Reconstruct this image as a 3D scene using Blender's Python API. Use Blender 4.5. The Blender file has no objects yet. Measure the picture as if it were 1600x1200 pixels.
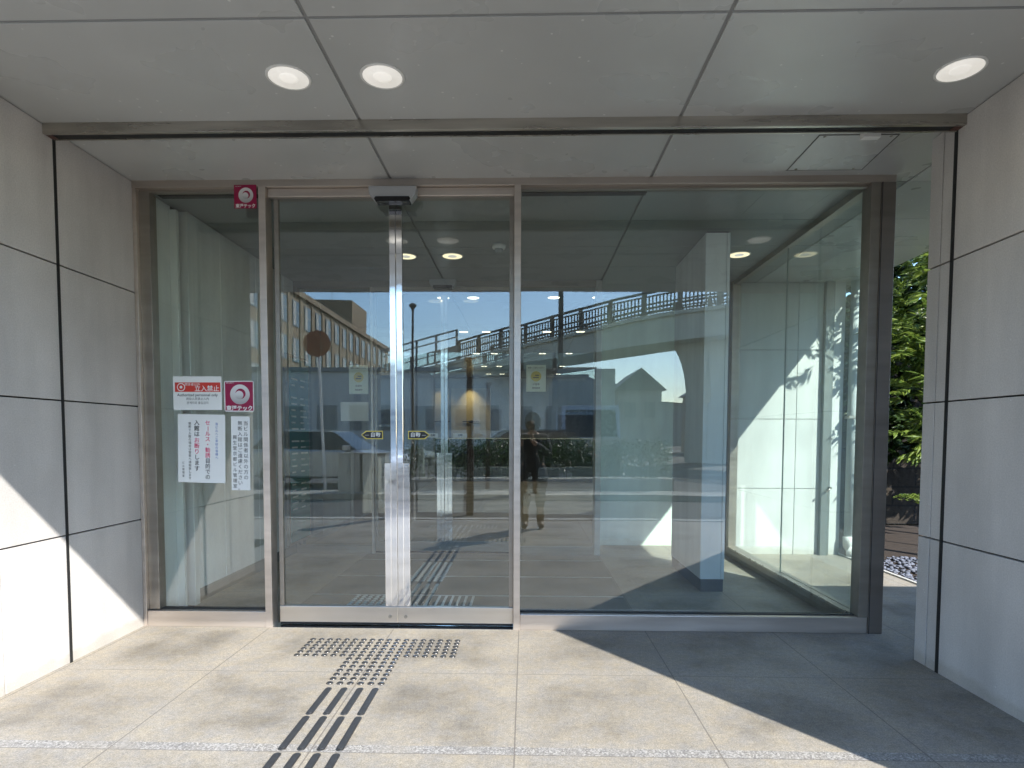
import bpy, bmesh, math, random
from mathutils import Vector, Matrix
random.seed(7)
R = math.radians
S = bpy.context.scene
COL = S.collection

# ------------------------------------------------------------------ camera
YAW, PITCH, ROLL = .0242, .0495, -.0024
def _rows():
    c, s = math.cos(YAW), math.sin(YAW); A = Matrix(((c, s, 0), (-s, c, 0), (0, 0, 1)))
    c, s = math.cos(PITCH), math.sin(PITCH); B = Matrix(((1, 0, 0), (0, c, -s), (0, s, c)))
    c, s = math.cos(ROLL), math.sin(ROLL); D = Matrix(((c, 0, -s), (0, 1, 0), (s, 0, c)))
    return D @ B @ A
M = _rows()
cam = bpy.data.objects.new('camera', bpy.data.cameras.new('camera'))
COL.objects.link(cam)
cam.matrix_world = Matrix(((M[0][0], M[2][0], -M[1][0], .0394), (M[0][1], M[2][1], -M[1][1], 0),
                           (M[0][2], M[2][2], -M[1][2], 1.2169), (0, 0, 0, 1)))
cam.data.sensor_width = 36
cam.data.lens = 950.1845 / 1600 * 36
cam.data.shift_x = .001
cam.data.shift_y = .0803
cam.data.clip_start = .01
cam.data.clip_end = 600
S.camera = cam

# ------------------------------------------------------------------ sky, sun, exposure
SUN = Vector((.744, -1, .99)).normalized()
elev = math.asin(SUN.z); azim = math.atan2(SUN.x, SUN.y)
W = bpy.data.worlds.new('World'); S.world = W; W.use_nodes = True
nt = W.node_tree; nt.nodes.clear()
sky = nt.nodes.new('ShaderNodeTexSky'); sky.sky_type = 'NISHITA'; sky.sun_disc = False
sky.sun_elevation = elev; sky.sun_rotation = azim; sky.dust_density = .3; sky.ozone_density = 5.5; sky.air_density = 1.25
bg = nt.nodes.new('ShaderNodeBackground'); bg.inputs[1].default_value = .15
wo = nt.nodes.new('ShaderNodeOutputWorld')
nt.links.new(sky.outputs[0], bg.inputs[0]); nt.links.new(bg.outputs[0], wo.inputs[0])
sd = bpy.data.lights.new('sun', 'SUN'); sd.energy = 3.1; sd.angle = R(.5); sd.color = (1, .965, .91)
so = bpy.data.objects.new('sun', sd); COL.objects.link(so)
so.rotation_euler = SUN.to_track_quat('Z', 'Y').to_euler()
S.view_settings.view_transform = 'Standard'; S.view_settings.look = 'None'
S.view_settings.gamma = 1; S.view_settings.exposure = 1.75
S.render.engine = 'CYCLES'
cy = S.cycles
cy.use_denoising = True; cy.max_bounces = 14; cy.diffuse_bounces = 6; cy.glossy_bounces = 6
cy.transparent_max_bounces = 40; cy.sample_clamp_indirect = 8; cy.caustics_reflective = False
try: cy.denoiser = 'OPENIMAGEDENOISE'
except Exception: pass

# ------------------------------------------------------------------ helpers
class MB:
    """collects boxes, prisms, tubes into one mesh"""
    def __init__(s): s.bm = bmesh.new()
    def box(s, x0, x1, y0, y1, z0, z1, m=None):
        co = [(x, y, z) for x in (x0, x1) for y in (y0, y1) for z in (z0, z1)]
        v = [s.bm.verts.new(m @ Vector(c) if m else c) for c in co]
        for f in ((0, 1, 3, 2), (4, 6, 7, 5), (0, 4, 5, 1), (2, 3, 7, 6), (0, 2, 6, 4), (1, 5, 7, 3)):
            s.bm.faces.new([v[i] for i in f])
        return s
    def tube(s, pts, rad, n=12, cap=True):
        rings = []
        pts = [Vector(p) for p in pts]
        if not isinstance(rad, (list, tuple)): rad = [rad] * len(pts)
        for i, p in enumerate(pts):
            t = (pts[min(i + 1, len(pts) - 1)] - pts[max(i - 1, 0)]).normalized()
            a = t.cross(Vector((0, 0, 1)) if abs(t.z) < .9 else Vector((1, 0, 0))).normalized(); b = t.cross(a)
            rings.append([s.bm.verts.new(p + (a * math.cos(k * 2 * math.pi / n) + b * math.sin(k * 2 * math.pi / n)) * rad[i]) for k in range(n)])
        for i in range(len(rings) - 1):
            for k in range(n):
                s.bm.faces.new((rings[i][k], rings[i][(k + 1) % n], rings[i + 1][(k + 1) % n], rings[i + 1][k]))
        if cap: s.bm.faces.new(rings[0]); s.bm.faces.new(rings[-1])
        return s
    def lathe(s, prof, c=(0, 0, 0), n=24):
        rings = [[s.bm.verts.new((c[0] + r * math.cos(k * 2 * math.pi / n), c[1] + r * math.sin(k * 2 * math.pi / n), c[2] + z)) for k in range(n)] for r, z in prof]
        for i in range(len(rings) - 1):
            for k in range(n):
                s.bm.faces.new((rings[i][k], rings[i][(k + 1) % n], rings[i + 1][(k + 1) % n], rings[i + 1][k]))
        s.bm.faces.new(rings[0]); s.bm.faces.new(rings[-1])
        return s
    def prism(s, poly, axis, a, b, m=None):
        """poly of 2D points extruded along axis from a to b"""
        def P(p, t):
            q = [p[0], p[1]]; q.insert(axis, t); v = Vector(q); return m @ v if m else v
        v0 = [s.bm.verts.new(P(p, a)) for p in poly]; v1 = [s.bm.verts.new(P(p, b)) for p in poly]
        n = len(poly); s.bm.faces.new(v0); s.bm.faces.new(v1)
        for k in range(n): s.bm.faces.new((v0[k], v0[(k + 1) % n], v1[(k + 1) % n], v1[k]))
        return s
    def build(s, name, mat, parent=None, bevel=0, smooth=False, loc=None):
        bmesh.ops.recalc_face_normals(s.bm, faces=s.bm.faces)
        me = bpy.data.meshes.new(name); s.bm.to_mesh(me); s.bm.free()
        if smooth:
            for p in me.polygons: p.use_smooth = True
        for mm in (mat if isinstance(mat, list) else [mat]): me.materials.append(mm)
        o = bpy.data.objects.new(name, me); COL.objects.link(o)
        if parent: o.parent = parent
        if loc: o.location = loc
        if bevel:
            b = o.modifiers.new('bevel', 'BEVEL'); b.width = bevel; b.segments = 2; b.limit_method = 'ANGLE'; b.harden_normals = False
        return o
def tag(o, label=None, cat=None, group=None, kind=None):
    for k, v in (('label', label), ('category', cat), ('group', group), ('kind', kind)):
        if v: o[k] = v
    return o
def thing(name, loc, label, cat, group=None, rz=0):
    o = bpy.data.objects.new(name, None); COL.objects.link(o); o.location = loc; o.rotation_euler.z = rz
    o.empty_display_size = .1
    return tag(o, label, cat, group)
def copy_tree(o, parent=None, loc=None):
    c = o.copy(); COL.objects.link(c)
    if parent: c.parent = parent
    if loc is not None: c.location = loc
    for ch in list(o.children): copy_tree(ch, c)
    return c

# ------------------------------------------------------------------ materials
def mat(name):
    m = bpy.data.materials.new(name); m.use_nodes = True
    return m, m.node_tree, m.node_tree.nodes['Principled BSDF']
def N(t, typ, **kw):
    n = t.nodes.new(typ)
    for k, v in kw.items():
        if k in n.inputs: n.inputs[k].default_value = v
        else: setattr(n, k, v)
    return n
def coords(t, out='Object', scale=None):
    tc = t.nodes.new('ShaderNodeTexCoord')
    if scale:
        mp = N(t, 'ShaderNodeMapping'); mp.inputs['Scale'].default_value = scale
        t.links.new(tc.outputs[out], mp.inputs[0]); return mp.outputs[0]
    return tc.outputs[out]
def ramp(t, src, stops):
    r = t.nodes.new('ShaderNodeValToRGB'); t.links.new(src, r.inputs[0])
    e = r.color_ramp.elements
    while len(e) < len(stops): e.new(.5)
    for i, (p, c) in enumerate(stops):
        e[i].position = p; e[i].color = (c, c, c, 1) if not isinstance(c, tuple) else (*c, 1)
    return r.outputs[0]
def mix(t, mode, fac, a, b):
    n = t.nodes.new('ShaderNodeMix'); n.data_type = 'RGBA'; n.blend_type = mode
    for idx, v in ((0, fac), (6, a), (7, b)):
        if isinstance(v, bpy.types.NodeSocket): t.links.new(v, n.inputs[idx])
        elif isinstance(v, (int, float)) and idx == 0: n.inputs[0].default_value = v
        else: n.inputs[idx].default_value = (*v, 1)
    return n.outputs[2]
def math_(t, op, a, b=0, c=0):
    n = t.nodes.new('ShaderNodeMath'); n.operation = op
    for i, v in enumerate((a, b, c)):
        if isinstance(v, bpy.types.NodeSocket): t.links.new(v, n.inputs[i])
        else: n.inputs[i].default_value = v
    return n.outputs[0]
def bump(t, b, h, strength=.2, dist=.002):
    n = N(t, 'ShaderNodeBump', Strength=strength, Distance=dist); t.links.new(h, n.inputs['Height'])
    t.links.new(n.outputs[0], b.inputs['Normal'])
def simple(name, col, rough=.6, metal=0, var=.08, scale=8., bmp=0, spec=.5, bscale=None):
    m, t, b = mat(name)
    nz = N(t, 'ShaderNodeTexNoise', Scale=scale, Detail=5.); t.links.new(coords(t), nz.inputs[0])
    v = ramp(t, nz.outputs[0], [(.25, 1 - var), (.75, 1 + var)])
    t.links.new(mix(t, 'MULTIPLY', 1., col, v), b.inputs['Base Color'])
    b.inputs['Roughness'].default_value = rough; b.inputs['Metallic'].default_value = metal
    b.inputs['Specular IOR Level'].default_value = spec
    if bmp:
        n2 = N(t, 'ShaderNodeTexNoise', Scale=bscale or scale * 12, Detail=4.); t.links.new(coords(t), n2.inputs[0])
        bump(t, b, n2.outputs[0], bmp, .003)
    return m
def emis(name, col, s):
    m, t, b = mat(name)
    b.inputs['Base Color'].default_value = (*[min(.85, c) for c in col], 1)
    b.inputs['Emission Color'].default_value = (*col, 1); b.inputs['Emission Strength'].default_value = s
    b.inputs['Roughness'].default_value = .5
    return m
def glass(name, tint, f0=.05, rough=0.):
    m, t, b = mat(name); t.nodes.remove(b)
    tr = N(t, 'ShaderNodeBsdfTransparent', Color=(*tint, 1)); gl = N(t, 'ShaderNodeBsdfGlossy', Roughness=rough)
    gl.inputs[0].default_value = (1, 1, 1, 1)
    lw = N(t, 'ShaderNodeLayerWeight', Blend=.5)
    p5 = math_(t, 'POWER', lw.outputs['Facing'], 5.)
    f = math_(t, 'MULTIPLY_ADD', p5, 1 - f0, f0)
    wn = N(t, 'ShaderNodeTexNoise', Scale=1.3, Detail=1.); t.links.new(coords(t), wn.inputs[0])
    wb_ = N(t, 'ShaderNodeBump', Strength=.10, Distance=.012); t.links.new(wn.outputs[0], wb_.inputs['Height']); t.links.new(wb_.outputs[0], gl.inputs['Normal'])
    mx = t.nodes.new('ShaderNodeMixShader'); t.links.new(f, mx.inputs[0])
    t.links.new(tr.outputs[0], mx.inputs[1]); t.links.new(gl.outputs[0], mx.inputs[2])
    t.links.new(mx.outputs[0], t.nodes['Material Output'].inputs[0])
    return m

def wall_mat(name, col):
    m, t, b = mat(name); co = coords(t)
    n1 = N(t, 'ShaderNodeTexNoise', Scale=1.3, Detail=6., Roughness=.6); t.links.new(co, n1.inputs[0])
    n2 = N(t, 'ShaderNodeTexNoise', Scale=140., Detail=3.); t.links.new(co, n2.inputs[0])
    n3 = N(t, 'ShaderNodeTexNoise', Scale=1., Detail=5.); t.links.new(coords(t, scale=(5, 5, .7)), n3.inputs[0])
    a = mix(t, 'MULTIPLY', 1., col, ramp(t, n1.outputs[0], [(.3, .86), (.55, 1.0), (.7, 1.07)]))
    a = mix(t, 'MULTIPLY', 1., a, ramp(t, n2.outputs[0], [(.3, .90), (.7, 1.07)]))
    a = mix(t, 'MULTIPLY', 1., a, ramp(t, n3.outputs[0], [(.35, .90), (.6, 1.03)]))
    gi = t.nodes.new('ShaderNodeNewGeometry')
    a = mix(t, 'MULTIPLY', 1., a, ramp(t, gi.outputs['Random Per Island'], [(0, .95), (1, 1.04)]))
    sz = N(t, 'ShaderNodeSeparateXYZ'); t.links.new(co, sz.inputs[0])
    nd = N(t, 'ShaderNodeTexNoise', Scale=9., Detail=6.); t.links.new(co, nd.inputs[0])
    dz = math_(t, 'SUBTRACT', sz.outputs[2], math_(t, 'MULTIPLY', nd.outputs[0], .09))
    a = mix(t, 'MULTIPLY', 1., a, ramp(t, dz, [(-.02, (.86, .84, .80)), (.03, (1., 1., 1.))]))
    v5 = N(t, 'ShaderNodeTexVoronoi', Scale=17.); t.links.new(co, v5.inputs[0])
    n5 = N(t, 'ShaderNodeTexNoise', Scale=6.); t.links.new(co, n5.inputs[0])
    pk = math_(t, 'MULTIPLY', math_(t, 'LESS_THAN', v5.outputs['Distance'], .07), math_(t, 'GREATER_THAN', n5.outputs[0], .56))
    a = mix(t, 'MIX', math_(t, 'MULTIPLY', pk, .5), a, (.8, .79, .77))
    t.links.new(a, b.inputs['Base Color'])
    b.inputs['Roughness'].default_value = .62; b.inputs['Specular IOR Level'].default_value = .35
    bump(t, b, n2.outputs[0], .12, .002)
    return m
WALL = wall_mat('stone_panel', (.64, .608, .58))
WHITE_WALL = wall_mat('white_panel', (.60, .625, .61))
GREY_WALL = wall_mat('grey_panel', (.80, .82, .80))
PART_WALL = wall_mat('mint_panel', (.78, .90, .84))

def ceil_mat(name, col, marks=1.):
    m, t, b = mat(name); co = coords(t)
    n1 = N(t, 'ShaderNodeTexNoise', Scale=1.1, Detail=5.); t.links.new(co, n1.inputs[0])
    vo = N(t, 'ShaderNodeTexNoise', Scale=2.6, Detail=3.); t.links.new(co, vo.inputs[0])
    v2 = N(t, 'ShaderNodeTexVoronoi', Scale=15.); t.links.new(co, v2.inputs[0])
    sp = math_(t, 'MULTIPLY', math_(t, 'LESS_THAN', v2.outputs['Distance'], .085), math_(t, 'GREATER_THAN', vo.outputs[0], .52))
    mp = N(t, 'ShaderNodeMapping'); mp.inputs['Rotation'].default_value = (0, 0, R(35)); mp.inputs['Scale'].default_value = (26, 7, 7)
    t.links.new(co, mp.inputs[0])
    ns = N(t, 'ShaderNodeTexNoise', Scale=1., Detail=3.); t.links.new(mp.outputs[0], ns.inputs[0])
    sk = math_(t, 'MULTIPLY', math_(t, 'GREATER_THAN', ns.outputs[0], .725), math_(t, 'GREATER_THAN', vo.outputs[0], .55))
    gi = t.nodes.new('ShaderNodeNewGeometry')
    a = mix(t, 'MULTIPLY', 1., col, ramp(t, n1.outputs[0], [(.3, .90), (.7, 1.07)]))
    a = mix(t, 'MULTIPLY', 1., a, ramp(t, gi.outputs['Random Per Island'], [(0, .95), (1, 1.05)]))
    a = mix(t, 'MIX', math_(t, 'MULTIPLY', sk, .07 * marks), a, (.8, .8, .78))
    a = mix(t, 'MIX', math_(t, 'MULTIPLY', sp, .5 * marks), a, (.85, .85, .83))
    t.links.new(a, b.inputs['Base Color'])
    if marks: t.links.new(ramp(t, vo.outputs[0], [(.3, .24), (.7, .36)]), b.inputs['Roughness'])
    else: b.inputs['Roughness'].default_value = .32
    b.inputs['Specular IOR Level'].default_value = .6
    n3 = N(t, 'ShaderNodeTexNoise', Scale=2.2, Detail=1.); t.links.new(co, n3.inputs[0])
    bump(t, b, n3.outputs[0], .25 if marks else .08, .01)
    return m
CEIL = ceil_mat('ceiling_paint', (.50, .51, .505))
CEIL_IN = ceil_mat('inner_ceiling_shaded', (.235, .25, .245), 0.)  # same ceiling panels, with the indoor shade put into a darker colour

def floor_mat():
    m, t, b = mat('stone_slab_floor'); co = coords(t)
    sx = N(t, 'ShaderNodeSeparateXYZ'); t.links.new(co, sx.inputs[0])
    X, Y = sx.outputs[0], sx.outputs[1]
    u = math_(t, 'FRACT', math_(t, 'DIVIDE', math_(t, 'ADD', X, 7.9), .79))
    v = math_(t, 'FRACT', math_(t, 'DIVIDE', math_(t, 'ADD', Y, 7.9 - 2.265), .79))
    def tri(f): return math_(t, 'SUBTRACT', .5, math_(t, 'ABSOLUTE', math_(t, 'SUBTRACT', f, .5)))   # 0 at joint
    du, dv = tri(u), tri(v)
    jn = math_(t, 'MAXIMUM', math_(t, 'LESS_THAN', du, .0036), math_(t, 'LESS_THAN', dv, .0030))
    # stained middles of the slabs, ragged, different on every slab
    warp = N(t, 'ShaderNodeTexNoise', Scale=2.9, Detail=10., Roughness=.7); t.links.new(co, warp.inputs[0])
    w2 = N(t, 'ShaderNodeTexNoise', Scale=11., Detail=8., Roughness=.75); t.links.new(co, w2.inputs[0])
    rr = math_(t, 'MINIMUM', math_(t, 'MINIMUM', du, dv), .3)
    st = math_(t, 'ADD', rr, math_(t, 'MULTIPLY', math_(t, 'SUBTRACT', warp.outputs[0], .5), 1.15))
    st = math_(t, 'ADD', st, math_(t, 'MULTIPLY', math_(t, 'SUBTRACT', w2.outputs[0], .5), .45))
    stain = ramp(t, st, [(.02, 1.14), (.20, 1.02), (.34, .82), (.55, .57)])
    big = N(t, 'ShaderNodeTexNoise', Scale=1.1, Detail=7., Roughness=.6); t.links.new(co, big.inputs[0])
    fine = N(t, 'ShaderNodeTexNoise', Scale=165., Detail=4., Roughness=.8); t.links.new(co, fine.inputs[0])
    med = N(t, 'ShaderNodeTexNoise', Scale=42., Detail=6., Roughness=.8); t.links.new(co, med.inputs[0])
    tone = mix(t, 'MIX', ramp(t, w2.outputs[0], [(.38, 0.), (.62, 1.)]), (.238, .222, .197), (.285, .250, .193))
    a = mix(t, 'MULTIPLY', 1., tone, stain)
    a = mix(t, 'MULTIPLY', 1., a, ramp(t, big.outputs[0], [(.3, .86), (.7, 1.12)]))
    a = mix(t, 'MULTIPLY', 1., a, ramp(t, med.outputs[0], [(.3, .74), (.7, 1.22)]))
    a = mix(t, 'MULTIPLY', 1., a, ramp(t, fine.outputs[0], [(.30, .50), (.5, 1.), (.70, 1.55)]))
    # coarse aggregate band on the near side of the row joints
    bd = math_(t, 'MULTIPLY', math_(t, 'GREATER_THAN', v, .0), math_(t, 'LESS_THAN', v, .075))
    bw = N(t, 'ShaderNodeTexNoise', Scale=5.5, Detail=5.); t.links.new(co, bw.inputs[0])
    bdm = math_(t, 'MULTIPLY', bd, ramp(t, bw.outputs[0], [(.28, .15), (.48, 1.)]))
    near = math_(t, 'LESS_THAN', Y, 2.5)
    bdm = math_(t, 'MULTIPLY', bdm, math_(t, 'MULTIPLY_ADD', near, .75, .25))
    vg = N(t, 'ShaderNodeTexVoronoi', Scale=170.); t.links.new(co, vg.inputs[0])
    gv = ramp(t, vg.outputs['Color'], [(.2, (.09, .09, .10)), (.55, (.25, .25, .25)), (.85, (.50, .49, .47))])
    a = mix(t, 'MIX', math_(t, 'MULTIPLY', bdm, .6), a, gv)
    a = mix(t, 'MIX', math_(t, 'MULTIPLY', jn, .75), a, (.12, .105, .09))
    t.links.new(a, b.inputs['Base Color'])
    b.inputs['Roughness'].default_value = .6
    h = math_(t, 'SUBTRACT', math_(t, 'MULTIPLY', fine.outputs[0], .35), jn)
    bump(t, b, h, .35, .002)
    return m
FLOOR = floor_mat()

def brushed(name, col, rough=.35, var=.12):
    m, t, b = mat(name)
    nz = N(t, 'ShaderNodeTexNoise', Scale=2., Detail=5.); t.links.new(coords(t, scale=(.8, 8, 8)), nz.inputs[0])
    t.links.new(mix(t, 'MULTIPLY', 1., col, ramp(t, nz.outputs[0], [(.3, 1 - var), (.7, 1 + var)])), b.inputs['Base Color'])
    b.inputs['Metallic'].default_value = .75
    t.links.new(ramp(t, nz.outputs[0], [(.3, rough - .06), (.7, rough + .08)]), b.inputs['Roughness'])
    return m
FRAME = brushed('satin_bronze_steel', (.60, .53, .465), .38)
HEAD = brushed('header_steel', (.50, .44, .385), .42)
DOORR = brushed('door_rail_steel', (.64, .58, .50), .34, .08)
FRAME_D = brushed('dark_bronze_steel', (.33, .30, .26), .4)
STEEL = brushed('brushed_steel_beam', (.42, .39, .34), .28, .3)
MIRROR = brushed('polished_steel', (.86, .86, .86), .085, .03); MIRROR.node_tree.nodes['Principled BSDF'].inputs['Metallic'].default_value = 1
BLACK = simple('black_gap', (.012, .012, .012), .7)
RUBBER = simple('dark_gasket', (.03, .03, .03), .6)
WHITE = simple('white_paint', (.78, .78, .76), .45, var=.03)
SILVER = simple('silver_plastic', (.46, .47, .48), .35, metal=.3, var=.03)
GLASS_F = glass('clear_glass', (.965, .995, .978), .080)
GLASS_S = glass('side_glass', (.94, .99, .968), .07)
GLASS_T = glass('teal_glass', (.45, .75, .72), .08)
STUD = simple('stud_steel', (.17, .165, .16), .3, metal=.85, var=.1)  # steel darkened: reflection of the dim ceiling put into the base colour
STUDL = simple('pale_stud', (.60, .60, .56), .35, var=.05)  # sky gleam on the inner studs and bars put into a pale colour
BARBLK = simple('black_bar_insert', (.035, .037, .04), .5, var=.2, scale=30)
PAPER = simple('white_paper', (.80, .82, .80), .6, var=.02, spec=.2)
PAPERG = simple('pale_green_paper', (.84, .93, .83), .6, var=.02)
TXT = simple('black_ink', (.02, .02, .02), .5, var=0)
RED = simple('red_ink', (.62, .045, .03), .5, var=.03)
PINK = simple('pink_ink', (.72, .06, .16), .5, var=0)
BLUE = simple('blue_ink', (.03, .14, .5), .5, var=0)
MAROON = simple('maroon_vinyl', (.30, .004, .055), .4, var=.03)
YEL = simple('yellow_ink', (.75, .62, .12), .5, var=.03)
def emblem_mat():
    m, t, b = mat('silver_emblem')
    g = N(t, 'ShaderNodeSeparateXYZ'); t.links.new(coords(t, 'Generated'), g.inputs[0])
    t.links.new(ramp(t, g.outputs[2], [(0, .38), (.5, .62), (1, .75)]), b.inputs['Base Color'])
    b.inputs['Roughness'].default_value = .35
    return m
EMB = emblem_mat()
LAMP = emis('lit_diffuser', (1., .95, .86), .185)
PEARL = emis('pearl_bulb', (1., .95, .86), .165)
LAMPW = emis('warm_lit_diffuser', (1., .84, .55), .42)
LAMPL = emis('lobby_lit_diffuser', (1., .88, .66), 1.2)

# ------------------------------------------------------------------ constants
ZC, XL, XR, YF, YG = 2.78, -2.392, 2.168, 3.763, 3.835
YE = .974            # porch ceiling front edge
ZJ = [0, .685, 1.3975, 2.1007, ZC]   # wall joint heights

# ------------------------------------------------------------------ ground and floor
tag(MB().box(XL - .5, 3.27, YE - 2.05, 17, -.12, 0).build('floor', FLOOR), kind='structure')
asph = simple('asphalt', (.075, .074, .072), .85, var=.15, scale=1.5, bmp=.4, bscale=150)
pave = simple('pavement', (.30, .285, .25), .8, var=.12, scale=2.5, bmp=.3, bscale=90)
tag(MB().box(-160, 160, -260, 60, -.6, -.13).build('ground', asph), kind='structure')
tag(MB().box(-30, XL - .5, YE - 2.05, .6, -.12, -.004).box(3.27, 30, YE - 2.05, .6, -.12, -.004).build('pavement', pave), kind='structure')
kerb_m = simple('kerb_concrete', (.42, .41, .38), .8, bmp=.3)
kb = MB()
for i in range(60): kb.box(-30 + i, -30 + i + .985, YE - 2.22, YE - 2.055, -.13, .012)
tag(kb.build('kerb', kerb_m, bevel=.01), kind='structure')
line_m = simple('road_paint', (.62, .62, .58), .7, var=.15, scale=14)
ln = MB()
for i in range(12): ln.box(-22 + i * 4, -20 + i * 4, -14.1, -13.95, -.13, -.126)
tag(ln.build('road_markings', line_m), kind='structure')
tag(MB().box(-30, 30, -5.95, -5.0, -.13, -.01).build('far_pavement', pave), kind='structure')

# ------------------------------------------------------------------ ceiling (panels with recessed joints)
cb, ci = MB(), MB()
xs = [-3.2, -.79, .79, 2.37, 3.43]; ys = [YE, 2.34, 3.86, 4.512, 5.118, 5.72, 6.32, 7.2, 8.8, 10.4, 12, 13.6, 15.2, 16.4]
for i in range(len(xs) - 1):
    for j in range(len(ys) - 1):
        a, b_ = (.008 if i else 0), .008
        g = .006 if j else 0
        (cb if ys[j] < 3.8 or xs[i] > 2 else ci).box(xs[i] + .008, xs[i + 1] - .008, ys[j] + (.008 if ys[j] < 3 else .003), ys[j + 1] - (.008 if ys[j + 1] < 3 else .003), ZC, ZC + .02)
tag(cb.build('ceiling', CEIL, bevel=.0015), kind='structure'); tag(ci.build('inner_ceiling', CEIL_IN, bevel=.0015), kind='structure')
JG = simple('joint_backing', (.27, .275, .275), .6)
tag(MB().box(-3.2, 3.43, YE, 16.4, ZC + .007, ZC + .2).build('ceiling_backing', JG), kind='structure')

# ------------------------------------------------------------------ panelled walls
def wall_x(name, x, face, Ys, label, cat='wall', m=WALL, thick=.8, y_end=None, Z=ZJ, gap=.004):
    """wall in a plane of constant x; face=+1 looks to +X"""
    t = thing(name, (x, Ys[0], 0), label, cat)
    p = MB()
    for j in range(len(Ys) - 1):
        for k in range(len(Z) - 1):
            x0, x1 = sorted((0, -face * .03))
            p.box(x0, x1, Ys[j] + gap - Ys[0], Ys[j + 1] - gap - Ys[0], Z[k] + (gap if k else 0), Z[k + 1] - gap)
    p.build('cladding', m, t, bevel=.0015)
    x0, x1 = sorted((-face * .022, -face * thick))
    MB().box(x0, x1, 0.03, Ys[-1] - Ys[0] - .012, 0, Z[-1] - .002).build('core', BLACK, t)
    # return faces at both ends
    e = MB(); x0, x1 = sorted((-face * .034, -face * thick))
    for k in range(len(Z) - 1):
        e.box(x0, x1, 0, .028, Z[k] + (gap if k else 0), Z[k + 1] - gap)
        e.box(x0, x1, Ys[-1] - Ys[0] - .010, Ys[-1] - Ys[0] - .002 , Z[k] + (gap if k else 0), Z[k + 1] - gap)
    e.build('end_cladding', m, t, bevel=.0015)
    return t
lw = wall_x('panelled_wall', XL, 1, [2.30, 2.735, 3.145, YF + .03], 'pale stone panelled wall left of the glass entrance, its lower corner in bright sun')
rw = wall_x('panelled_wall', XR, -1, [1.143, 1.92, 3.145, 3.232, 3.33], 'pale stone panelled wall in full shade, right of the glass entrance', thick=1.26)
sg = MB().box(.0006, .004, 3.136 - 2.30, 3.154 - 2.30, 0, ZC).build('shutter_guide', BLACK, lw)
sg = MB().box(-.004, -.0006, 3.130 - 1.143, 3.152 - 1.143, 0, ZC).build('shutter_guide', BLACK, rw)
# inner walls of the vestibule and the lobby
wi = thing('inner_wall', (XL, 3.9, 0), 'grey panelled wall inside the vestibule, behind the pasted notices', 'wall')
p = MB()
p.box(-.03, 0, .0, .27, 0, ZC - .004)
yy = [4.31, 4.72, 5.34, 5.95, 6.58]
for j in range(4): p.box(0, .062, yy[j] - 3.9 + .003, yy[j + 1] - 3.9 - .003, .102, ZC - .004)
p.build('cladding', GREY_WALL, wi, bevel=.0015)
MB().box(-.5, -.0, .27, 2.65, 0, ZC - .004).build('core', RUBBER, wi)
tr = MB().box(-.0, .05, 4.155 - 3.9, 4.185 - 3.9, 0, ZC - .03).box(.0, .075, 4.245 - 3.9, 4.305 - 3.9, 0, ZC - .012).build('edge_trim', simple('pale_trim', (.85, .87, .85), .4, metal=.4, var=.03), wi, bevel=.002)
jt = MB()
for y in yy[1:-1]: jt.box(.056, .0640, y - 3.9 - .0022, y - 3.9 + .0022, .102, ZC - .01)
jt.build('joint_trim', simple('pale_joint', (.88, .9, .88), .5), wi)
MB().box(0, .05, .41, 2.6, 0, .1).build('plinth', simple('plinth_stone', (.16, .16, .155), .5), wi)

# ------------------------------------------------------------------ shutter beam
bt = thing('shutter_box', (0, 3.08, ZC), 'long stained steel shutter slot crossing the ceiling from wall to wall', 'shutter slot')
MB().box(XL, XR, -.008, .012, -.052, .006).build('front_rail', STEEL, bt, bevel=.002)
MB().box(XL, XR, .012, .058, -.047, .004).build('slot', BLACK, bt)
MB().box(XL, XR, .058, .068, -.053, .004).build('rear_rail', STEEL, bt, bevel=.001)
RB = simple('rusty_bracket', (.10, .05, .04), .7)
MB().box(XL, XL + .03, .012, .058, -.05, -.02).build('end_bracket', RB, bt); MB().box(XR - .04, XR, .012, .058, -.05, -.02).build('end_bracket', RB, bt)

# ------------------------------------------------------------------ lights in the ceiling
def downlight(loc, label, group, lamp, r=.097, glow=0):
    t = thing('downlight', loc, label, 'ceiling light', group)
    MB().lathe([(r, 0), (r, -.003), (r * .93, -.006), (r * .88, -.004), (r * .88, 0)]).build('trim_ring', WHITE, t, smooth=True)
    MB().lathe([(r * .88, -.0035), (r * .62, -.0015), (r * .3, -.0022), (.01, -.003)]).build('diffuser', lamp, t, smooth=True)
    MB().lathe([(r * .42, -.003), (r * .40, -.0055), (r * .2, -.006), (.004, -.006)]).build('bulb', PEARL, t, smooth=True)
    if glow:
        l = bpy.data.lights.new('lamp', 'SPOT'); l.energy = glow; l.spot_size = R(130); l.spot_blend = 1; l.shadow_soft_size = .08; l.color = (1, .86, .66)
        lo = bpy.data.objects.new('lamp', l); COL.objects.link(lo); lo.parent = t; lo.location = (0, 0, -.02)
    return t
for x, lb in ((-1.002, 'left one of the close pair of round lit ceiling lights outside the doors'), (-.590, 'right one of the close pair of round lit ceiling lights outside the doors'), (1.882, 'single round lit ceiling light near the right stone wall outside')):
    downlight((x, 2.713, ZC), lb, 'porch ceiling lights', LAMP, glow=.4)
for x, lb in ((-1.01, 'warm round ceiling light inside the vestibule, beside the door stile'), (-.604, 'warm round ceiling light inside the vestibule, nearer the smoke detector'), (1.867, 'warm round ceiling light inside the vestibule, right of the pillar')):
    downlight((x, 5.355, ZC), lb, 'vestibule ceiling lights', LAMPW, glow=3)
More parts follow.
